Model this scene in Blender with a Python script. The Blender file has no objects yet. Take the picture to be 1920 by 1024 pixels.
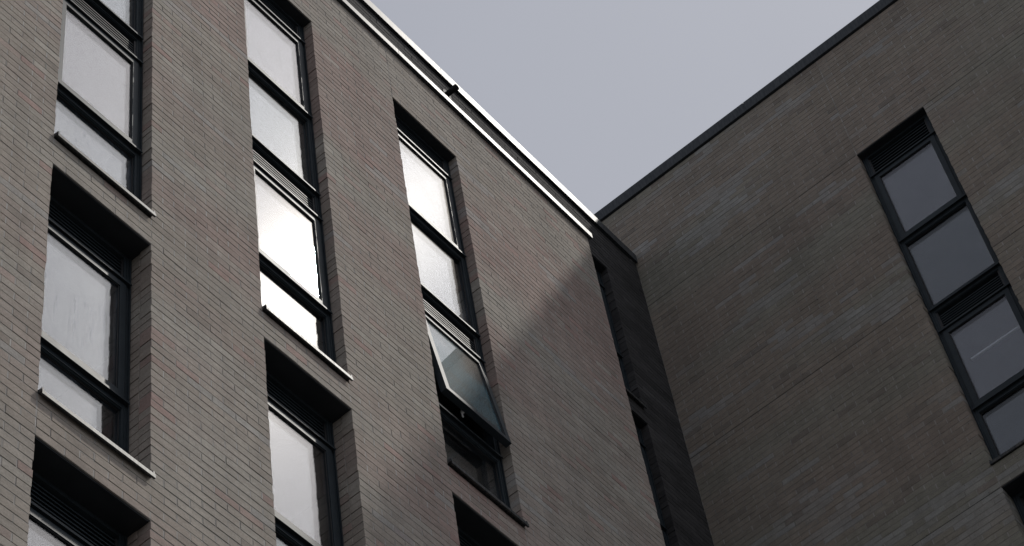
import bpy, math, random
import numpy as np
from mathutils import Matrix, Vector, Euler
from mathutils import noise as mnoise

random.seed(7)
rng = np.random.default_rng(7)
sc = bpy.context.scene
COL = sc.collection

# ------------------------------------------------------------------ camera
YAW, PITCH, ROLL = math.radians(59.62), math.radians(53.682), math.radians(-11.594)
fwd = Vector((math.sin(YAW) * math.cos(PITCH), math.cos(YAW) * math.cos(PITCH), math.sin(PITCH)))
rt = Vector((math.cos(YAW), -math.sin(YAW), 0))
up = rt.cross(fwd)
rt2 = math.cos(ROLL) * rt + math.sin(ROLL) * up
up2 = -math.sin(ROLL) * rt + math.cos(ROLL) * up
cam_d = bpy.data.cameras.new('camera')
cam_d.sensor_width = 36
cam_d.lens = 4499.6 / 1920 * 36
cam_d.clip_start, cam_d.clip_end = 0.1, 5000
cam = bpy.data.objects.new('camera', cam_d)
COL.objects.link(cam)
cam.matrix_world = Matrix(((rt2.x, up2.x, -fwd.x, 0), (rt2.y, up2.y, -fwd.y, 0), (rt2.z, up2.z, -fwd.z, 0), (0, 0, 0, 1)))
sc.camera = cam
GROUND = -1.6                      # the camera is held 1.6 m above the pavement

def project(p):
    d = Vector(p); z = d.dot(fwd)
    if z < .1: return None
    return (960 + 4499.6 * d.dot(rt2) / z, 512 - 4499.6 * d.dot(up2) / z, z)

# ------------------------------------------------------------------ sky and sun
SUN = Vector((0.4605, -0.3597, 0.8116)).normalized()
SKY_STRENGTH = 0.11
SUN_STRENGTH = 1.5
EXPOSURE = 0.0
world = bpy.data.worlds.new('World'); sc.world = world
world.use_nodes = True
nt = world.node_tree; nt.nodes.clear()
N = nt.nodes.new; L = nt.links.new
out = N('ShaderNodeOutputWorld'); bg = N('ShaderNodeBackground')
sky = N('ShaderNodeTexSky'); sky.sky_type = 'NISHITA'; sky.sun_disc = False
sky.sun_elevation = math.asin(SUN.z)
sky.sun_rotation = math.atan2(SUN.x, SUN.y)
sky.altitude = 0; sky.air_density = 1.0; sky.dust_density = 2.2; sky.ozone_density = 1.0
hs = N('ShaderNodeHueSaturation'); hs.inputs['Saturation'].default_value = 0.35
L(sky.outputs[0], hs.inputs['Color'])
# a thin even cloud sheet, slightly mottled
tc = N('ShaderNodeTexCoord'); ns = N('ShaderNodeTexNoise'); ns.inputs['Scale'].default_value = 2.2; ns.inputs['Detail'].default_value = 4
L(tc.outputs['Generated'], ns.inputs['Vector'])
cr = N('ShaderNodeMapRange'); cr.inputs['From Min'].default_value = .3; cr.inputs['From Max'].default_value = .7
cr.inputs['To Min'].default_value = .95; cr.inputs['To Max'].default_value = 1.04
L(ns.outputs['Fac'], cr.inputs['Value'])
cl = N('ShaderNodeMix'); cl.data_type = 'RGBA'; cl.inputs['Factor'].default_value = .6
cl.inputs['B'].default_value = (3.95, 4.1, 4.68, 1)
L(hs.outputs[0], cl.inputs['A'])
ml = N('ShaderNodeVectorMath'); ml.operation = 'SCALE'
L(cl.outputs['Result'], ml.inputs[0]); L(cr.outputs[0], ml.inputs['Scale'])
L(ml.outputs[0], bg.inputs['Color']); bg.inputs['Strength'].default_value = SKY_STRENGTH
L(bg.outputs[0], out.inputs[0])

sl = bpy.data.lights.new('sun', 'SUN'); sl.energy = SUN_STRENGTH; sl.angle = math.radians(1.5); sl.color = (1, .955, .89)
so = bpy.data.objects.new('sun', sl); COL.objects.link(so)
so.rotation_euler = (-SUN).to_track_quat('-Z', 'Y').to_euler(); so.location = (20, -20, 40)
sc.view_settings.view_transform = 'Standard'; sc.view_settings.look = 'None'
sc.view_settings.exposure = EXPOSURE; sc.view_settings.gamma = 1
sc.view_settings.use_curve_mapping = False

# ------------------------------------------------------------------ materials
def mat(name):
    m = bpy.data.materials.new(name); m.use_nodes = True
    return m, m.node_tree.nodes, m.node_tree.links, m.node_tree.nodes['Principled BSDF']

def brick_material(name, gain=1.0, tint_socket=True):
    m, n, l, p = mat(name)
    g = n.new('ShaderNodeNewGeometry')
    a1 = n.new('ShaderNodeAttribute'); a1.attribute_type = 'GEOMETRY'; a1.attribute_name = 'tint'
    a2 = n.new('ShaderNodeAttribute'); a2.attribute_type = 'OBJECT'; a2.attribute_name = 'tint'
    ad = n.new('ShaderNodeVectorMath'); ad.operation = 'ADD'
    l.new(a1.outputs['Color'], ad.inputs[0]); l.new(a2.outputs['Color'], ad.inputs[1])
    def nz(scale, det, sx=1, sy=1, sz=1, rough=.6):
        mp = n.new('ShaderNodeMapping'); mp.inputs['Scale'].default_value = (sx, sy, sz)
        l.new(g.outputs['Position'], mp.inputs['Vector'])
        t = n.new('ShaderNodeTexNoise'); t.inputs['Scale'].default_value = scale; t.inputs['Detail'].default_value = det
        t.inputs['Roughness'].default_value = rough
        l.new(mp.outputs[0], t.inputs['Vector']); return t.outputs['Fac']
    def mr(src, a, b, c, d):
        r = n.new('ShaderNodeMapRange'); r.inputs[1].default_value = a; r.inputs[2].default_value = b
        r.inputs[3].default_value = c; r.inputs[4].default_value = d; l.new(src, r.inputs[0]); return r.outputs[0]
    def mul(a, b):
        x = n.new('ShaderNodeMath'); x.operation = 'MULTIPLY'; l.new(a, x.inputs[0]); l.new(b, x.inputs[1]); return x.outputs[0]
    grain = mr(nz(95, 4), .3, .7, .84, 1.14)
    blot = mr(nz(11, 3, 1, 1, 2.2), .3, .7, .88, 1.1)
    wash = mul(mr(nz(1.1, 4, 1, 1, .45), .3, .7, .90, 1.08), mr(nz(5, 5, 1, 1, .1), .35, .7, 1.04, .90))
    f = mul(mul(grain, blot), wash)
    s = n.new('ShaderNodeVectorMath'); s.operation = 'SCALE'; l.new(ad.outputs[0], s.inputs[0]); l.new(f, s.inputs['Scale'])
    # pale lime flecks and smears
    fl = mr(nz(26, 5, 1, 1, 1.8, .75), .66, .74, 0, .42)
    pit = mr(nz(48, 2), .27, .32, .55, 1.0)
    s2 = n.new('ShaderNodeVectorMath'); s2.operation = 'SCALE'; l.new(s.outputs[0], s2.inputs[0]); l.new(pit, s2.inputs['Scale'])
    mx = n.new('ShaderNodeMix'); mx.data_type = 'RGBA'; l.new(fl, mx.inputs['Factor']); l.new(s2.outputs[0], mx.inputs['A'])
    mx.inputs['B'].default_value = (.36 * gain, .35 * gain, .33 * gain, 1)
    l.new(mx.outputs['Result'], p.inputs['Base Color'])
    p.inputs['Roughness'].default_value = .88; p.inputs['Specular IOR Level'].default_value = .3
    b = n.new('ShaderNodeBump'); b.inputs['Strength'].default_value = .5; b.inputs['Distance'].default_value = .004
    l.new(nz(60, 5), b.inputs['Height']); l.new(b.outputs[0], p.inputs['Normal'])
    return m

def noisy(name, c1, c2, scale, rough=.8, metallic=0, spec=.5, bump=0, stretch=(1, 1, 1), rvar=0):
    m, n, l, p = mat(name)
    g = n.new('ShaderNodeNewGeometry'); mp = n.new('ShaderNodeMapping'); mp.inputs['Scale'].default_value = stretch
    l.new(g.outputs['Position'], mp.inputs['Vector'])
    t = n.new('ShaderNodeTexNoise'); t.inputs['Scale'].default_value = scale; t.inputs['Detail'].default_value = 5
    l.new(mp.outputs[0], t.inputs['Vector'])
    r = n.new('ShaderNodeValToRGB'); r.color_ramp.elements[0].position = .35; r.color_ramp.elements[1].position = .68
    r.color_ramp.elements[0].color = (*c1, 1); r.color_ramp.elements[1].color = (*c2, 1)
    l.new(t.outputs['Fac'], r.inputs[0]); l.new(r.outputs[0], p.inputs['Base Color'])
    p.inputs['Roughness'].default_value = rough; p.inputs['Metallic'].default_value = metallic
    p.inputs['Specular IOR Level'].default_value = spec
    if rvar:
        q = n.new('ShaderNodeMapRange'); q.inputs[3].default_value = rough - rvar; q.inputs[4].default_value = rough + rvar
        l.new(t.outputs['Fac'], q.inputs[0]); l.new(q.outputs[0], p.inputs['Roughness'])
    if bump:
        b = n.new('ShaderNodeBump'); b.inputs['Strength'].default_value = .5; b.inputs['Distance'].default_value = bump
        l.new(t.outputs['Fac'], b.inputs['Height']); l.new(b.outputs[0], p.inputs['Normal'])
    return m

M = {}
M['brick'] = brick_material('brick_pale')
M['brick_dark'] = brick_material('brick_charcoal', .25)
M['mortar'] = noisy('mortar', (.27, .255, .235), (.40, .38, .35), 22, .95, bump=.003)
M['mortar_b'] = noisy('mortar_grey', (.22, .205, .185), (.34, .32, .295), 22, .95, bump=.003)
M['mortar_dark'] = noisy('mortar_charcoal', (.035, .034, .034), (.075, .073, .072), 22, .95, bump=.003)
M['perp'] = noisy('pale_joint_mortar', (.27, .255, .235), (.47, .45, .42), 5, .95, bump=.002)
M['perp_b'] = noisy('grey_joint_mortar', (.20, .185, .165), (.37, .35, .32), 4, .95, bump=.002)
M['metal'] = noisy('powder_coated_grey', (.028, .036, .042), (.036, .046, .053), 9, .42, spec=.10, rvar=.05)
M['coping'] = noisy('coping_metal', (.040, .046, .052), (.072, .078, .084), 7, .36, spec=.075, stretch=(6, 6, 1), rvar=.08)
M['sill'] = noisy('sill_metal', (.036, .042, .048), (.12, .115, .108), 14, .36, spec=.06, stretch=(4, 4, .5), rvar=.08)
M['soffit'] = noisy('soffit_metal', (.018, .022, .026), (.026, .03, .034), 6, .5)
M['rubber'] = noisy('black_gasket', (.008, .008, .009), (.014, .014, .015), 30, .6)
M['sealant'] = noisy('joint_sealant_dark', (.03, .028, .026), (.05, .047, .043), 30, .8)
M['sealant_pale'] = noisy('joint_sealant_pale', (.30, .29, .27), (.5, .48, .45), 30, .7)
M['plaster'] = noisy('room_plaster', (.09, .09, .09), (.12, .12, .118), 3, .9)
M['roof'] = noisy('roof_felt', (.05, .05, .05), (.1, .1, .1), 3, .9)
M['plastic'] = noisy('pipe_plastic', (.018, .018, .02), (.04, .04, .042), 14, .6, spec=.15)
M['steel'] = noisy('handle_steel', (.5, .5, .5), (.62, .62, .62), 10, .3, metallic=1)
M['white_paint'] = noisy('white_paint', (.7, .7, .68), (.8, .8, .78), 10, .5)
M['asphalt'] = noisy('paving', (.07, .07, .07), (.14, .135, .13), 1.3, .9, bump=.01)
M['lower'] = noisy('lower_wall', (.18, .16, .145), (.26, .24, .22), 5, .95, bump=.004, stretch=(1, 1, 3))

def glass_material(name, dust=.035, streak=.12, n_=1.57, tint=(1, .99, 1), dirt_or_reflection=(.62, .62, .6), base=.006):
    m, n, l, p = mat(name); n.remove(p)
    o = n['Material Output']
    g = n.new('ShaderNodeNewGeometry')
    # thin sheets with straight-through transmission: the same outer Fresnel term on both faces
    ior = n.new('ShaderNodeMapRange'); ior.inputs[3].default_value = n_; ior.inputs[4].default_value = 1 / n_
    l.new(g.outputs['Backfacing'], ior.inputs[0])
    fr = n.new('ShaderNodeFresnel'); l.new(ior.outputs[0], fr.inputs['IOR'])
    tr = n.new('ShaderNodeBsdfTransparent'); tr.inputs['Color'].default_value = (.92, .93, .94, 1)
    gl = n.new('ShaderNodeBsdfGlossy'); gl.inputs['Roughness'].default_value = 0.0; gl.inputs['Color'].default_value = (*tint, 1)
    m1 = n.new('ShaderNodeMixShader'); l.new(fr.outputs[0], m1.inputs[0]); l.new(tr.outputs[0], m1.inputs[1]); l.new(gl.outputs[0], m1.inputs[2])
    # dust film: broad forward glare plus pale rain streaks; on some panes also painted reflection colour
    mp = n.new('ShaderNodeMapping'); mp.inputs['Scale'].default_value = (9, 9, .9); l.new(g.outputs['Position'], mp.inputs['Vector'])
    t = n.new('ShaderNodeTexNoise'); t.inputs['Scale'].default_value = 4; t.inputs['Detail'].default_value = 6; t.inputs['Roughness'].default_value = .7
    l.new(mp.outputs[0], t.inputs['Vector'])
    t2 = n.new('ShaderNodeTexNoise'); t2.inputs['Scale'].default_value = 1.6; t2.inputs['Detail'].default_value = 3; l.new(g.outputs['Position'], t2.inputs['Vector'])
    r = n.new('ShaderNodeMapRange'); r.inputs[1].default_value = .56; r.inputs[2].default_value = .80; r.inputs[3].default_value = base; r.inputs[4].default_value = streak
    l.new(t.outputs['Fac'], r.inputs[0])
    r2 = n.new('ShaderNodeMapRange'); r2.inputs[1].default_value = .42; r2.inputs[2].default_value = .62; l.new(t2.outputs['Fac'], r2.inputs[0])
    mm = n.new('ShaderNodeMath'); mm.operation = 'MULTIPLY'; l.new(r.outputs[0], mm.inputs[0]); l.new(r2.outputs[0], mm.inputs[1])
    df = n.new('ShaderNodeBsdfDiffuse'); df.inputs['Color'].default_value = (*dirt_or_reflection, 1)
    m2 = n.new('ShaderNodeMixShader'); l.new(mm.outputs[0], m2.inputs[0]); l.new(m1.outputs[0], m2.inputs[1]); l.new(df.outputs[0], m2.inputs[2])
    hz = n.new('ShaderNodeBsdfGlossy'); hz.inputs['Roughness'].default_value = .21; hz.inputs['Color'].default_value = (1, .97, .93, 1)
    m3 = n.new('ShaderNodeMixShader')
    ff = n.new('ShaderNodeMath'); ff.operation = 'MULTIPLY'; l.new(fr.outputs[0], ff.inputs[0]); ff.inputs[1].default_value = dust
    l.new(ff.outputs[0], m3.inputs[0]); l.new(m2.outputs[0], m3.inputs[1]); l.new(hz.outputs[0], m3.inputs[2])
    l.new(m3.outputs[0], o.inputs['Surface'])
    return m
M['glass'] = glass_material('window_glass')
M['glass_fixed'] = glass_material('window_glass_fixed', .045, .07, 1.49, (.94, .975, 1))
M['glass_soft'] = glass_material('window_glass_hazy', .012, .16, 1.66, (.97, .985, 1))
M['glass_wing'] = glass_material('wing_window_glass', .03, .05, 1.45, (.95, .955, 1))
M['glass_wing_fixed'] = glass_material('wing_window_glass_fixed', .03, .05, 1.36, (.93, .97, 1))
M['glass_inner'] = glass_material('window_glass_inner', 0.0, .0)
M['glass_dirty'] = glass_material('window_glass_dirty', .012, .42, 1.58, (.96, .98, 1), (.54, .60, .68), .03)  # real streaks, with bluish cloud reflections painted in as diffuse colour

# ------------------------------------------------------------------ object helpers
WORLD_LOC = {}
def link(o, parent, loc):
    COL.objects.link(o); loc = Vector(loc)
    if parent: o.parent = parent; o.location = loc - WORLD_LOC[parent.name]
    else: o.location = loc
    WORLD_LOC[o.name] = loc
    return o

def thing(name, label, cat, loc):
    o = bpy.data.objects.new(name, None); o['label'] = label; o['category'] = cat
    return link(o, None, loc)

class MB:
    def __init__(s): s.v = []; s.f = []; s.mi = []
    def box(s, a, b, mi=0):
        x0, x1 = sorted((a[0], b[0])); y0, y1 = sorted((a[1], b[1])); z0, z1 = sorted((a[2], b[2]))
        k = len(s.v)
        s.v += [(x0, y0, z0), (x1, y0, z0), (x1, y1, z0), (x0, y1, z0), (x0, y0, z1), (x1, y0, z1), (x1, y1, z1), (x0, y1, z1)]
        s.f += [tuple(k + i for i in q) for q in ((0, 3, 2, 1), (4, 5, 6, 7), (0, 1, 5, 4), (1, 2, 6, 5), (2, 3, 7, 6), (3, 0, 4, 7))]
        s.mi += [mi] * 6
        return s
    def quadprism(s, base, top):
        k = len(s.v); s.v += list(base) + list(top)
        s.f += [tuple(k + i for i in q) for q in ((0, 3, 2, 1), (4, 5, 6, 7), (0, 1, 5, 4), (1, 2, 6, 5), (2, 3, 7, 6), (3, 0, 4, 7))]
        s.mi += [0] * 6
        return s
    def build(s, name, mats, parent, origin=None, bevel=0):
        v = np.array(s.v, float)
        if origin is None: origin = (v.min(0) + v.max(0)) / 2
        v = v - np.array(origin)
        me = bpy.data.meshes.new(name); me.from_pydata(v.tolist(), [], s.f)
        if not isinstance(mats, (list, tuple)): mats = [mats]
        for m_ in mats: me.materials.append(m_)
        me.polygons.foreach_set('material_index', s.mi)
        me.update()
        o = bpy.data.objects.new(name, me); link(o, parent, origin)
        if bevel:
            md = o.modifiers.new('bevel', 'BEVEL'); md.width = bevel; md.segments = 1; md.limit_method = 'ANGLE'
        return o

class Face:
    """A facade plane: local (u along the wall, w inwards from the brick face, z)."""
    def __init__(s, axis, plane): s.axis = axis; s.plane = plane
    def p(s, u, w, z): return (u, s.plane + w, z) if s.axis == 'x' else (s.plane + w, u, z)
    def arr(s, a):
        o = np.empty_like(a); o[..., 2] = a[..., 2]
        if s.axis == 'x': o[..., 0] = a[..., 0]; o[..., 1] = s.plane + a[..., 1]
        else: o[..., 1] = a[..., 0]; o[..., 0] = s.plane + a[..., 1]
        return o
    def box(s, mb, u0, u1, w0, w1, z0, z1, mi=0): mb.box(s.p(u0, w0, z0), s.p(u1, w1, z1), mi); return mb
    def prism(s, mb, prof, u0, u1):
        """prof: four (w, z) points, extruded along u."""
        b = [s.p(u0, w, z) for w, z in prof]; t = [s.p(u1, w, z) for w, z in prof]
        # keep outward winding whatever the axis
        bv = [Vector(q) for q in b]; nrm = (bv[1] - bv[0]).cross(bv[2] - bv[0]); d = Vector(t[0]) - bv[0]
        if nrm.dot(d) < 0: b, t = b[::-1], t[::-1]
        mb.quadprism(b, t); return mb

# ------------------------------------------------------------------ bricks
CH = .002
BF = [(0, 1, 2, 3), (4, 5, 1, 0), (5, 6, 2, 1), (6, 7, 3, 2), (7, 4, 0, 3), (8, 9, 5, 4), (9, 10, 6, 5), (10, 11, 7, 6), (11, 8, 4, 7)]
def brick_verts(u0, u1, z0, z1, w=0, back=.1, j=None):
    c = CH
    v = np.array([(u0 + c, w, z0 + c), (u1 - c, w, z0 + c), (u1 - c, w, z1 - c), (u0 + c, w, z1 - c),
                  (u0, w + c, z0), (u1, w + c, z0), (u1, w + c, z1), (u0, w + c, z1),
                  (u0, back, z0), (u1, back, z0), (u1, back, z1), (u0, back, z1)])
    if j is not None:
        v[0:4, 1] += j; v[4:8, 1] += j
    return v

def edges(segs):
    """segs: (start, end, number of half bricks) in order along u."""
    e = []
    for a, b, n in segs: e += [a + (b - a) * i / n for i in range(n)]
    e.append(segs[-1][1]); return e

def lay_bricks(face, E, zoff, k0, k1, holes, tint, parent, matl, splits=(), seam_k=(), ends=(), n_obj=300, perp_mat=None):
    """holes: (u0,u1,z0,z1); splits: (u, z0, z1) straight vertical joints; seam_k: courses with a wider bed joint beneath"""
    recs = []; perps = []
    splits = list(splits)
    for k in range(k0, k1):
        z0 = zoff + k * .075; z1 = z0 + .075; zm = (z0 + z1) / 2
        par = k % 2
        hard = set()
        for (a, b, c, d) in holes:
            if c < zm < d: hard |= {i for i, e in enumerate(E) if abs(e - a) < .01 or abs(e - b) < .01}
        soft = {i for (u, c, d) in splits if c < zm < d for i, e in enumerate(E) if abs(e - u) < .01}
        cuts = sorted(set(range(par, len(E), 2)) | {0, len(E) - 1} | hard | soft)
        for i0, i1 in zip(cuts[:-1], cuts[1:]):
            um = (E[i0] + E[i1]) / 2
            if any(a < um < b and c < zm < d for a, b, c, d in holes): continue
            def end(i, sgn):
                if i in hard: return E[i] + random.uniform(-.004, .004)
                if i in (0, len(E) - 1) and i in ends: return E[i] + random.uniform(-.003, .003)
                return E[i] + sgn * (.0042 + random.uniform(-.001, .0016))
            g0 = .0075 if k in seam_k else .003 + max(0, mnoise.noise(Vector((E[i0] * .55, k * 7.3, face.plane)))) * .008
            a, b = end(i0, 1), end(i1, -1)
            zz0 = z0 + g0 + random.uniform(-.0012, .0015); zz1 = z1 - .003 + random.uniform(-.001, .001)
            if i1 not in hard and i1 != len(E) - 1 and random.random() < .8:
                perps.append((E[i1] - .0055, E[i1] + .0055, zz0 + random.uniform(0, .006), zz1 - random.uniform(0, .006), random.uniform(.0002, .0016)))
            recs.append((a, b, zz0, zz1, random.uniform(-.0012, .0010), tint((a + b) / 2, zm)))
    pm = MB()
    for a, b, c, d, w in perps: face.box(pm, a, b, w, .006, c, d)
    po = pm.build('joint_mortar', perp_mat or M['perp'], parent); po['kind'] = 'stuff'
    scored = []
    for i, r in enumerate(recs):
        c = face.p((r[0] + r[1]) / 2, 0, (r[2] + r[3]) / 2)
        q = project(c)
        if q and -20 < q[0] < 1940 and -10 < q[1] < 1034:
            n_ = Vector((0, 1, 0)) if face.axis == 'x' else Vector((1, 0, 0))
            area = (r[1] - r[0]) * Vector(c).normalized().dot(n_) / q[2] ** 2
            scored.append((area, i))
    scored.sort(reverse=True)
    pick = {i for _, i in scored[:n_obj]}
    flip = face.axis == 'y'
    faces = [f[::-1] for f in BF] if flip else BF
    # single bricks share a handful of meshes
    cache = {}
    for i in sorted(pick):
        a, b, z0, z1, w, t = recs[i]
        key = (round((b - a) / .004), i % 3)
        if key not in cache:
            L_ = b - a; r_ = random.Random(i); jj = np.array([r_.uniform(-.0008, .0008) for _ in range(4)])
            v = face.arr(brick_verts(-L_ / 2, L_ / 2, -(z1 - z0) / 2, (z1 - z0) / 2, 0, .1, jj)) - np.array(face.p(0, 0, 0))
            me = bpy.data.meshes.new('brick'); me.from_pydata(v.tolist(), [], faces); me.materials.append(matl); me.update()
            cache[key] = me
        o = bpy.data.objects.new('brick', cache[key])
        o['tint'] = [float(x) for x in t]
        link(o, parent, face.p((a + b) / 2, w, (z0 + z1) / 2))
    rest = [r for i, r in enumerate(recs) if i not in pick]
    V = np.concatenate([face.arr(brick_verts(a, b, z0, z1, w, .1, rng.uniform(-.0008, .0008, 4))) for a, b, z0, z1, w, t in rest])
    F = (np.array(faces)[None] + 12 * np.arange(len(rest))[:, None, None]).reshape(-1, 4)
    me = bpy.data.meshes.new('brickwork')
    org = np.array(face.p(E[0], 0, zoff + k0 * .075)); V = V - org
    me.vertices.add(len(V)); me.vertices.foreach_set('co', V.ravel())
    me.loops.add(F.size); me.loops.foreach_set('vertex_index', F.ravel())
    me.polygons.add(len(F)); me.polygons.foreach_set('loop_start', np.arange(0, F.size, 4)); me.polygons.foreach_set('loop_total', np.full(len(F), 4))
    me.update(calc_edges=True); me.validate(); me.shade_flat()
    at = me.color_attributes.new('tint', 'FLOAT_COLOR', 'POINT')
    cols = np.repeat(np.array([(*r[5], 1) for r in rest]), 12, axis=0); at.data.foreach_set('color', cols.ravel().astype(np.float32))
    me.materials.append(matl)
    o = bpy.data.objects.new('brickwork', me); o['kind'] = 'stuff'; link(o, parent, org.tolist())

def mortar(face, u0, u1, z0, z1, holes, matl, parent, w0=.003, w1=.1):
    us = sorted({u0, u1} | {h for q in holes for h in q[:2] if u0 < h < u1})
    zs = sorted({z0, z1} | {h for q in holes for h in q[2:] if z0 < h < z1})
    mb = MB()
    for za, zb in zip(zs[:-1], zs[1:]):
        run = None
        for ua, ub in zip(us[:-1], us[1:]):
            um, zm = (ua + ub) / 2, (za + zb) / 2
            hole = any(a < um < b and c < zm < d for a, b, c, d in holes)
            if hole:
                if run: face.box(mb, *run, w0, w1, za, zb); run = None
            else:
                # stay 4 mm behind the brick ends at a jamb
                run = (run[0], ub) if run else (ua, ub)
        if run: face.box(mb, *run, w0, w1, za, zb)
    return mb.build('mortar', matl, parent)

def inset_holes(holes, d=.005): return [(a - d, b + d, c - d, e + d) for a, b, c, e in holes]

# ------------------------------------------------------------------ windows
BLADES = {}
def window(face, u0, u1, zb, zt, w, lips, parent, open_cell=None, deep=False, dirty_clouded=(), fixed='glass_fixed', light='glass'):
    """lips: [(z, kind)] kinds: 'pf' fixed pane below / sash above, 'ps' sash below / louvre above, 'pl' louvre below / pane above."""
    wf = w
    fr = MB(); D = .075; J = .062
    face.box(fr, u0, u0 + J, wf, wf + D, zb, zt); face.box(fr, u1 - J, u1, wf, wf + D, zb, zt)
    face.box(fr, u0 + J, u1 - J, wf + .001, wf + D, zb, zb + .05); face.box(fr, u0 + J, u1 - J, wf + .001, wf + D, zt - .035, zt)
    # raised ribs of the jamb profile
    for uu in (u0 + .004, u1 - .016): face.box(fr, uu, uu + .012, wf - .01, wf + .002, zb, zt)
    for uu in (u0 + .034, u1 - .040): face.box(fr, uu, uu + .006, wf - .004, wf + .002, zb, zt)
    W = fr.build('window', M['metal'], parent)
    bounds = [zb] + [z for z, _ in lips] + [zt]
    kinds = [k for _, k in lips]
    for z, k in lips:
        t = MB()
        lo, hi = {'pf': (-.075, .02), 'ps': (-.02, .045), 'pl': (-.062, .062)}[k]
        face.box(t, u0 + J, u1 - J, wf + .002, wf + D - .002, z + lo, z + hi)
        face.box(t, u0 + .017, u1 - .017, wf - .03, wf + .006, z - .005, z + .005)
        face.box(t, u0 + .017, u1 - .017, wf - .031, wf - .026, z - .016, z - .0045)
        face.box(t, u0 + J, u1 - J, wf - .006, wf + .004, z + lo + .008, z + lo + .014)
        t.build('transom', M['metal'], W)
    out_sash = None
    for i in range(len(bounds) - 1):
        a, b = bounds[i], bounds[i + 1]
        below = 'sill' if i == 0 else kinds[i - 1]; above = 'head' if i == len(kinds) else kinds[i]
        cell = 'louvre' if (below == 'ps') else ('sash' if below == 'pf' else 'fixed')
        gm = M['glass_dirty'] if i in dirty_clouded else M[light]
        def sheets(mb, ga, gb, za, zb_, wg):
            face.box(mb, ga, gb, wg, wg + .004, za, zb_, 0)
            face.box(mb, ga, gb, wg + .022, wg + .026, za, zb_, 1)
        if cell == 'fixed':
            za = a + (.05 if below == 'sill' else .062); zc = b + {'pf': -.075, 'ps': -.02}.get(above, -.035)
            mb = MB(); sheets(mb, u0 + J + .001, u1 - J - .001, za, zc, wf + .026)
            mb.build('pane', [gm if i in dirty_clouded else M[fixed], M['glass_inner']], W)
            g = MB()
            for q in ((u0 + J, u0 + J + .009, za, zc), (u1 - J - .009, u1 - J, za, zc), (u0 + J + .009, u1 - J - .009, za, za + .009), (u0 + J + .009, u1 - J - .009, zc - .009, zc)):
                face.box(g, q[0], q[1], wf + .017, wf + .025, q[2], q[3])
            g.build('gasket', M['rubber'], W)
        elif cell == 'sash':
            sa, sb = a + .023, b - .028; s0, s1 = u0 + .052, u1 - .052; T = .055
            mb = MB(); ws = wf - .014
            for q in ((s0, s0 + T, sa, sb), (s1 - T, s1, sa, sb), (s0 + T, s1 - T, sa, sa + T), (s0 + T, s1 - T, sb - T, sb)):
                face.box(mb, q[0], q[1], ws, wf + .044, q[2], q[3])
            gk = MB()
            for q in ((s0 + T, s0 + T + .008, sa + T, sb - T), (s1 - T - .008, s1 - T, sa + T, sb - T), (s0 + T + .008, s1 - T - .008, sa + T, sa + T + .008), (s0 + T + .008, s1 - T - .008, sb - T - .008, sb - T)):
                face.box(gk, q[0], q[1], wf - .006, wf + .001, q[2], q[3])
            gp = MB(); sheets(gp, s0 + T + .001, s1 - T - .001, sa + T + .001, sb - T - .001, wf + .002)
            if open_cell == i:
                hinge = face.p((s0 + s1) / 2, -.012 + wf, sb)
                so_ = mb.build('open_sash', M['metal'], parent, hinge); so_['label'] = 'top hung window light pushed open at the bottom'
                gk.build('gasket', M['rubber'], so_, hinge); gp.build('pane', [M['glass_dirty2'], M['glass_inner']], so_, hinge)
                hb = MB(); um = (s0 + s1) / 2 - .12
                face.box(hb, um - .012, um + .012, wf + .045, wf + .062, sa + .005, sa + .045); face.box(hb, um - .007, um + .007, wf + .062, wf + .07, sa - .045, sa + .03)
                hb.build('handle', M['white_paint'], so_, hinge)  # white colour stands in for the bright glint on the handle
                for uu in (s0 + .02, s1 - .05):
                    ab = MB(); face.box(ab, uu, uu + .015, wf + .05, wf + .056, sa + .35, sb - .1); ab.build('hinge_arm', M['steel'], W)
                so_.rotation_euler = (-math.radians(6.9), 0, 0)
            else:
                mb.build('sash', M['metal'], W); gk.build('gasket', M['rubber'], W); gp.build('pane', [gm, M['glass_inner']], W)
        else:
            top = b - (.1 if above != 'head' else .05); bot = a + .05
            n = 6; st = (top - bot) / n; Lb = round(u1 - u0, 3)
            bk = MB(); face.box(bk, u0 + J, u1 - J, wf + .066, wf + D - .001, a + .046, b - (.063 if above != 'head' else .036))
            face.box(bk, u0 + J, u0 + J + .02, wf + .006, wf + .066, a + .046, b - .064); face.box(bk, u1 - J - .02, u1 - J, wf + .006, wf + .066, a + .046, b - .064)
            bk.build('louvre_box', M['rubber'], W)
            for j in range(n):
                z = bot + st * j
                key = (face.axis, Lb)
                if key not in BLADES:
                    lb = MB(); hl = (u1 - u0) / 2 - J - .02
                    face.prism(lb, [(0, 0), (.003, 0), (.003, .011), (0, .011)], -hl, hl)
                    face.prism(lb, [(.003, .008), (.04, .026), (.04, .029), (.003, .011)], -hl, hl)
                    v = np.array(lb.v) - np.array(face.p(0, 0, 0)); me = bpy.data.meshes.new('louvre_blade'); me.from_pydata(v.tolist(), [], lb.f)
                    me.materials.append(M['metal']); me.update(); BLADES[key] = me
                o = bpy.data.objects.new('louvre_blade', BLADES[key]); link(o, W, face.p((u0 + u1) / 2, wf + .012, z))
    return W

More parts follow.
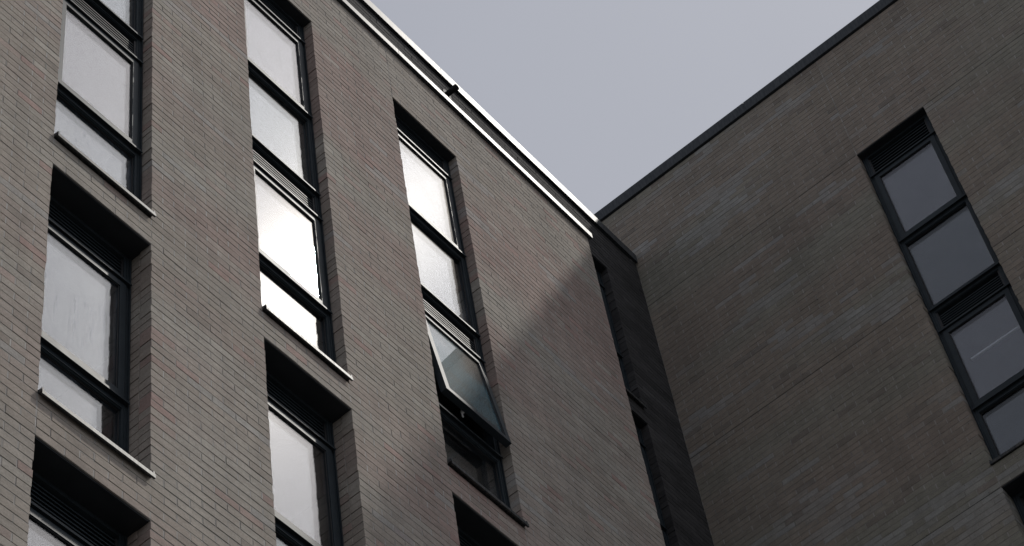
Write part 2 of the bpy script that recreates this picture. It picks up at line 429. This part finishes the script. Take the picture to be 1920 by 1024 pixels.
def sill(face, u0, u1, z, w, parent, matl=None, proj=.036):
    mb = MB()
    face.prism(mb, [(-proj, z), (w + .01, z + .022), (w + .01, z + .026), (-proj, z + .004)], u0 + .002, u1 - .002)
    face.box(mb, u0 + .001, u1 + .004, -proj - .003, -proj, z - .026, z + .006)
    face.box(mb, u0 + .001, u1 + .004, -proj, -proj + .012, z - .026, z - .023)
    for a in (u0 + .0015, u1 - .0135):
        face.prism(mb, [(-proj, z + .002), (w - .03, z + .006), (w - .03, z + .05), (-proj, z + .03)], a, a + .012)
    return mb.build('window_sill', matl or M['sill'], parent)

def reveal(face, u0, u1, zb, zt, w, parent, tint, brickm, mortm, zoff):
    """everything between the brick face and a deeper set window: inner jamb bricks, soffit, lintel, room behind"""
    if w > .12:
        V = []; C = []
        k0 = int(round((zb - zoff) / .075)) - 1; k1 = int(math.ceil((zt - zoff) / .075)) + 1
        for side in (0, 1):
            for k in range(k0, k1):
                z0 = zoff + k * .075 + .0045; z1 = z0 + .066
                j = random.uniform(-.002, .002)
                if side == 0: a, b = u0 - .09, u0 + j
                else: a, b = u1 - j, u1 + .09
                v = brick_verts(a, b, z0, z1, .104 + .006 * random.random(), w + .03)
                V.append(face.arr(v)); C += [(*tint((a + b) / 2, z0), 1)] * 12
        V = np.concatenate(V); org = V.mean(0); n = len(V) // 12
        fs = [f[::-1] for f in BF] if face.axis == 'y' else BF
        F = (np.array(fs)[None] + 12 * np.arange(n)[:, None, None]).reshape(-1, 4)
        me = bpy.data.meshes.new('reveal_brickwork'); me.from_pydata((V - org).tolist(), [], F.tolist()); me.materials.append(brickm); me.update()
        at = me.color_attributes.new('tint', 'FLOAT_COLOR', 'POINT'); at.data.foreach_set('color', np.array(C, np.float32).ravel())
        o = bpy.data.objects.new('reveal_brickwork', me); o['kind'] = 'stuff'; link(o, parent, org.tolist())
        mb = MB()
        face.box(mb, u0 - .09, u0 - .006, .1005, w + .028, zb - .05, zt + .05); face.box(mb, u1 + .006, u1 + .09, .1005, w + .028, zb - .05, zt + .05)
        mb.build('mortar', mortm, parent)
    # soffit sheet and the edge of the steel lintel
    mb = MB()
    face.box(mb, u0 - .05, u1 + .05, .010, w + .07, zt + .001, zt + .007)
    face.box(mb, u0 + .001, u1 - .001, .012, .016, zt - .006, zt + .0005)
    mb.build('soffit', M['soffit'], parent)

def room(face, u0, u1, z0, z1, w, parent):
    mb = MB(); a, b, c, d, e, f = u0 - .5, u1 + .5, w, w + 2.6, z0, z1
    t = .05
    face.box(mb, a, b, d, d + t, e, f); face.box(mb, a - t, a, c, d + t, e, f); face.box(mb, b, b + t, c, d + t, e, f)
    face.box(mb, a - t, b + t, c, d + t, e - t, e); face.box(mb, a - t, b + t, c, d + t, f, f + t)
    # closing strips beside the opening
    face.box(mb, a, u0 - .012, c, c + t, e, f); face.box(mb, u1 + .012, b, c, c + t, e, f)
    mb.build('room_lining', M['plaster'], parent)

M['glass_dirty2'] = glass_material('open_light_glass', .06, .7, 1.55, (.97, .99, 1), (.17, .31, .36), .26)  # teal diffuse colour imitates the blue-green reflection in the open pane

# ================================================================== ground
gm = MB(); gm.box((-1500, -1500, GROUND - .3), (1500, 1500, GROUND))
g = gm.build('ground', M['asphalt'], None, (0, 0, GROUND)); g['kind'] = 'structure'

# ================================================================== left facade (A)
A = Face('x', 6.52); ZA = .02
cols = [(5.64, 6.54), (7.632, 8.535), (9.635, 10.54)]
ATOP, ASILL = .02 + 251 * .075, .02 + 181 * .075      # 18.845 / 13.595
S1T, S1B = .02 + 177 * .075, .02 + 144 * .075 + .05   # 13.295 / 10.87
S2T, S2B = .02 + 140 * .075, .02 + 107 * .075 + .05
ZC = lambda z: ZA + round((z - ZA) / .075) * .075
holesA = []
for a, b in cols:
    holesA += [(a, b, ZC(ASILL), ATOP), (a, b, ZC(10.87), S1T), (a, b, ZC(8.10), S2T)]
EA = edges([(2.04, 5.64, 32), (5.64, 6.54, 8), (6.54, 7.632, 10), (7.632, 8.535, 8), (8.535, 9.635, 10), (9.635, 10.54, 8), (10.54, 12.75, 20)])
fa = thing('apartment_building', 'pale grey brick apartment block front with columns of tall windows, one hanging open', 'building', (7.4, 8.5, GROUND))

def nf(x, y, s): return mnoise.noise(Vector((x, y, s)))
def mixc(a, b, t): t = min(1, max(0, t)); return tuple(a[i] * (1 - t) + b[i] * t for i in range(3))
def tintA(u, z):
    grey = (.250, .236, .220); warm = (.238, .216, .198); pink = (.236, .190, .178); dark = (.192, .172, .158); pale = (.298, .286, .268); blue = (.25, .252, .256)
    c = mixc(warm, grey, .5 + 1.6 * nf(u * .5, z * 2.2, 3))
    band = 0
    if 16.9 < z < 18.75: band = 1.0 * min(1, (18.75 - z) / .2 + .3) * min(1, (z - 16.9) / .5)
    if 15.4 < z < 16.4: band = max(band, .35)
    if z > 18.75: band = -.6
    c = mixc(c, pink, band + 1.3 * nf(u * .45, z * 1.6, 11) + .15)
    r = .8 * nf(u * 1.1, z * 6, 21) + random.uniform(-.5, .5)
    if r > .58: c = mixc(c, pale, random.uniform(.2, .65))
    elif r < -.6: c = mixc(c, dark, random.uniform(.3, .7))
    if random.random() < .07: c = mixc(c, (.25, .175, .165), random.uniform(.3, .8))
    if nf(u * .8, z * 5, 31) > .5: c = mixc(c, blue, .6)
    k = random.uniform(.93, 1.07); return (c[0] * k * 1.52, c[1] * k * 1.47, c[2] * k * 1.37)
topA = 264
lay_bricks(A, EA, ZA, 107, topA, holesA, tintA, fa, M['brick'],
           splits=[(9.635, 18.8, 20), (5.64, 10.4, 10.9), (7.632, 18.8, 20), (10.54, 13.2, 13.6), (10.54, 15.95, 16.02)],
           seam_k=(140, 177, 214), ends=(len(EA) - 1,))
mortar(A, 2.04, 12.746, ZA + 107 * .075, ZA + topA * .075, inset_holes(holesA), M['mortar'], fa)
for nm, q, mt in (('vertical_joint', (9.6315, 9.6385, ATOP + .012, 19.81), 'sealant'), ('vertical_joint', (5.6365, 5.6435, S2T + .012, 10.87), 'sealant_pale'), ('vertical_joint', (10.537, 10.543, S1T + .012, 13.56), 'sealant_pale')):
    mb = MB(); A.box(mb, q[0], q[1], .002, .0028, q[2], q[3]); mb.build(nm, M[mt], fa)
for (a, b) in [(2.1, 5.63), (6.55, 7.62), (8.55, 9.62), (10.55, 12.74)]:
    for z in (S1T, S2T, ZA + 214 * .075):
        mb = MB(); A.box(mb, a, b, .002, .0028, z - .0035, z + .0065); mb.build('bed_joint', M['sealant'], fa)

UP = [(14.49, 'pf'), (15.725, 'ps'), (16.09, 'pl'), (17.265, 'pf'), (18.51, 'ps')]
for ci, (a, b) in enumerate(cols):
    window(A, a + .003, b - .003, 13.625, ATOP - .001, .10, UP, fa, open_cell=1 if ci == 2 else None, dirty_clouded={0: (0, 4), 1: (), 2: (3,)}[ci], light='glass_soft' if ci == 2 else 'glass')
    sill(A, a, b, 13.617, .10, fa)
    reveal(A, a, b, 13.6, ATOP, .10, fa, tintA, M['brick'], M['mortar'], ZA)
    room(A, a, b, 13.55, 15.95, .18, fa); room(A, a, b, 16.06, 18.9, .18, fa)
    for zb, zt in ((10.895, S1T), (8.13, S2T)):
        window(A, a + .003, b - .003, zb, zt - .001, .188, [(zb + .825, 'pf'), (zb + 2.075, 'ps')], fa, dirty_clouded=(0, 1) if (ci == 0 and zb > 10) else ())
        sill(A, a, b, zb - .008, .188, fa)
        reveal(A, a, b, zb - .03, zt, .188, fa, tintA, M['brick'], M['mortar'], ZA)
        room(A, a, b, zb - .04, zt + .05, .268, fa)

# body behind the brick skin: return wall, lower storeys, flat roof
mb = MB()
mb.box((12.56, 6.62, 8.0), (12.742, 7.235, 19.79)); mb.build('return_wall', M['mortar'], fa)
mb = MB(); mb.box((2.04, 6.53, GROUND), (12.74, 6.9, ZA + 107 * .075 - .001)); mb.build('lower_wall', M['lower'], fa)
mb = MB(); mb.box((2.04, 6.625, 19.55), (12.55, 7.235, 19.79)); mb.build('flat_roof', M['roof'], fa)
mb = MB(); mb.box((2.04, 6.622, 8.0), (2.3, 9.5, 19.5)); mb.build('end_wall', M['lower'], fa)
# coping, in lengths with dark joint clips between
def coping(face, joints, z0, z1, proj, depth, parent, nm='coping'):
    for a, b in zip(joints[:-1], joints[1:]):
        mb = MB(); z_l = z0
        face.box(mb, a + .003, b - .003, -proj, -proj + .004, z_l, z1)
        face.prism(mb, [(-proj, z1), (depth, z1 + .012), (depth, z1 + .016), (-proj, z1 + .004)], a + .003, b - .003)
        face.box(mb, a + .003, b - .003, -proj + .004, -.001, z_l + .004, z_l + .008)
        mb.build(nm, M['coping'], parent)
    for j in joints[1:-1]:
        mb = MB(); face.box(mb, j - .02, j + .02, -proj + .005, -proj + .008, z0 + .002, z1 - .002)
        face.box(mb, j - .02, j + .02, -proj + .008, depth - .01, z1 - .006, z1 - .002); mb.build('coping_clip', M['soffit'], parent)
coping(A, [3.0, 6.4, 9.80, 12.79], 19.775, 19.853, .040, .7, fa)

# ================================================================== dark recessed block (C)
C = Face('x', 7.24); ZCc = -.015
fc = thing('brick_building', 'charcoal brick block set back in the corner, taller, with pale coping and drain spout', 'building', (11.6, 9.5, GROUND))
EC = edges([(8.14, 13.54, 48), (13.54, 14.44, 8), (14.44, 15.2, 7)])
cz = lambda k: ZCc + .075 * k
holesC = [(13.54, 14.44, cz(255), cz(289)), (13.54, 14.44, cz(219), cz(252)), (13.54, 14.44, cz(182), cz(215))]
def tintC(u, z):
    k = random.uniform(.75, 1.2) * (1 + .5 * nf(u, z * 4, 5)); return (.052 * k, .050 * k, .050 * k)
lay_bricks(C, EC, ZCc, 190, 300, [h if h[2] > cz(190) else (h[0], h[1], cz(190), h[3]) for h in holesC], tintC, fc, M['brick_dark'], perp_mat=M['mortar_dark'])
mortar(C, 8.14, 15.195, cz(190), cz(300), inset_holes(holesC), M['mortar_dark'], fc)
for h in holesC:
    zb, zt = h[2] + .03, h[3]
    window(C, h[0] + .003, h[1] - .003, zb, zt - .001, .10, [(zt - 1.6, 'pf'), (zt - .34, 'ps')], fc)
    sill(C, h[0], h[1], zb - .008, .10, fc)
    reveal(C, h[0], h[1], h[2], zt, .10, fc, tintC, M['brick_dark'], M['mortar_dark'], ZCc)
    room(C, h[0], h[1], zb - .04, zt + .05, .18, fc)
mb = MB(); mb.box((3.0, 7.345, 22.2), (15.19, 13.0, 22.45)); mb.build('flat_roof', M['roof'], fc)
mb = MB(); mb.box((3.0, 7.25, 19.0), (8.139, 7.34, cz(300))); mb.build('side_wall', M['mortar_dark'], fc)
mb = MB(); mb.box((12.76, 7.26, GROUND), (15.19, 7.5, cz(190) - .01)); mb.build('lower_wall', M['mortar_dark'], fc)
mb = MB(); mb.box((3.0, 12.9, GROUND), (15.19, 13.0, 22.19)); mb.build('back_wall', M['mortar_dark'], fc)
coping(C, [3.2, 5.2, 8.40, 11.66, 15.192], 22.488, 22.632, .035, .45, fc)
# round drain spout poking out of the parapet
import bmesh
bm = bmesh.new()
def ring(r, y): return [bm.verts.new((r * math.cos(t), y, r * math.sin(t))) for t in [2 * math.pi * i / 20 for i in range(20)]]
seq = [ring(.034, .05), ring(.034, -.125), ring(.038, -.126), ring(.038, -.155), ring(.034, -.157), ring(.029, -.154), ring(.028, .04)]
for r0, r1 in zip(seq[:-1], seq[1:]):
    for i in range(20): bm.faces.new((r0[i], r0[(i + 1) % 20], r1[(i + 1) % 20], r1[i]))
bm.faces.new(seq[-1])
bmesh.ops.recalc_face_normals(bm, faces=bm.faces)
me = bpy.data.meshes.new('drain_spout'); bm.to_mesh(me); bm.free(); me.materials.append(M['plastic'])
sp = bpy.data.objects.new('drain_spout', me); link(sp, fc, (11.735, 7.24, 22.19))
me = bpy.data.meshes.new('spout_collar')
bm = bmesh.new(); bmesh.ops.create_cone(bm, segments=24, radius1=.075, radius2=.07, depth=.014, cap_ends=True, matrix=Matrix.Rotation(math.pi / 2, 4, 'X')); bm.to_mesh(me); bm.free()
me.materials.append(M['plastic']); link(bpy.data.objects.new('spout_collar', me), sp, (11.735, 7.232, 22.19))

# ================================================================== right wing (B)
B = Face('y', 15.2); ZB = -.02
bz = lambda k: ZB + .075 * k
fb = thing('apartment_building', 'shaded brown brick wing at the right with dark coping and one tall dark window strip', 'building', (18.5, 1.0, GROUND))
BEND = 1.247
EB = edges([(BEND, 3.385, 19), (3.385, 4.285, 8), (4.285, 7.24, 26), (7.24, 9.94, 24)])
holesB = [(3.385, 4.285, bz(218), bz(289)), (3.385, 4.285, bz(181), bz(214))]
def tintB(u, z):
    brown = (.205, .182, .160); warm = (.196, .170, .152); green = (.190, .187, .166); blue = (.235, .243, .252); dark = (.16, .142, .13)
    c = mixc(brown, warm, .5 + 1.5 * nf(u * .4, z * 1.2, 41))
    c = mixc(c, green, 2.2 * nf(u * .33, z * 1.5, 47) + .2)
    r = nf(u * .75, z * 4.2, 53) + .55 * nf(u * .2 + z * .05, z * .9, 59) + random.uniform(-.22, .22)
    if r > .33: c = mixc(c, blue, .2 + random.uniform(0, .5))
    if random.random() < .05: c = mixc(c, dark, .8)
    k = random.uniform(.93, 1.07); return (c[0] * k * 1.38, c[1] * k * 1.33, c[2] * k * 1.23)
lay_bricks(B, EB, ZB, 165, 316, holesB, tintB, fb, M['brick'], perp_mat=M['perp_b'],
           splits=[(4.285, 16.0, 16.4), (4.285, 21.6, 24)], seam_k=(289, 253, 214))
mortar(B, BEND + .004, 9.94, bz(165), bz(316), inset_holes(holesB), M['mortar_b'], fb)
for z in (bz(253), bz(289), bz(214)):
    for a, b in ((BEND + .01, 3.37), (4.30, 9.9)):
        mb = MB(); B.box(mb, a, b, .002, .0028, z - .0035, z + .0065); mb.build('bed_joint', M['sealant'], fb)
mb = MB(); B.box(mb, 4.2815, 4.2885, .002, .0028, bz(214) + .01, bz(218)); mb.build('vertical_joint', M['sealant_pale'], fb)
window(B, 3.388, 4.282, bz(218) + .055, bz(289) - .001, .10, [(17.213, 'pf'), (18.447, 'ps'), (18.803, 'pl'), (20.03, 'pf'), (21.27, 'ps')], fb, fixed='glass_wing_fixed', light='glass_wing')
sill(B, 3.385, 4.285, bz(218) + .028, .10, fb, proj=.02)
reveal(B, 3.385, 4.285, bz(218), bz(289), .10, fb, tintB, M['brick'], M['mortar_b'], ZB)
room(B, 3.385, 4.285, 16.3, 18.68, .18, fb); room(B, 3.385, 4.285, 18.79, 21.7, .18, fb)
window(B, 3.388, 4.282, bz(181) + .04, bz(214) - .001, .188, [(bz(181) + .865, 'pf'), (bz(181) + 2.115, 'ps')], fb)
reveal(B, 3.385, 4.285, bz(181), bz(214), .188, fb, tintB, M['brick'], M['mortar_b'], ZB)
room(B, 3.385, 4.285, bz(181), bz(214) + .05, .268, fb)
mb = MB(); mb.box((15.303, BEND + .004, 23.3), (21.9, 9.94, 23.6)); mb.build('flat_roof', M['roof'], fb)
mb = MB(); mb.box((15.21, BEND + .004, GROUND), (15.5, 9.94, bz(165) - .001)); mb.build('lower_wall', M['lower'], fb)
mb = MB(); mb.box((21.9, BEND + .004, GROUND), (22.0, 9.94, 23.7)); mb.build('back_wall', M['lower'], fb)
mb = MB(); mb.box((15.31, BEND + .002, 10.0), (21.9, BEND + .1, 23.6)); mb.box((15.31, 9.8, 10.0), (21.9, 9.94, 23.3)); mb.build('end_wall', M['lower'], fb)
coping(B, [BEND - .03, 5.3, 9.95], 23.69, 23.868, .03, .4, fb)
mb = MB(); mb.box((15.40, 3.40, 17.965), (15.425, 4.105, 17.985)); mb.build('curtain_rail', M['white_paint'], fb)
for y, z in ((5.3, 19.93), (6.61, 21.35), (3.42, 22.03), (1.93, 22.1), (5.55, 18.3), (4.42, 16.6)):
    z = bz(round((z - ZB) / .075)) ; mb = MB(); B.box(mb, y, y + .012, -.0015, .004, z - .012, z + .003); mb.build('weep_hole', M['rubber'], fb)
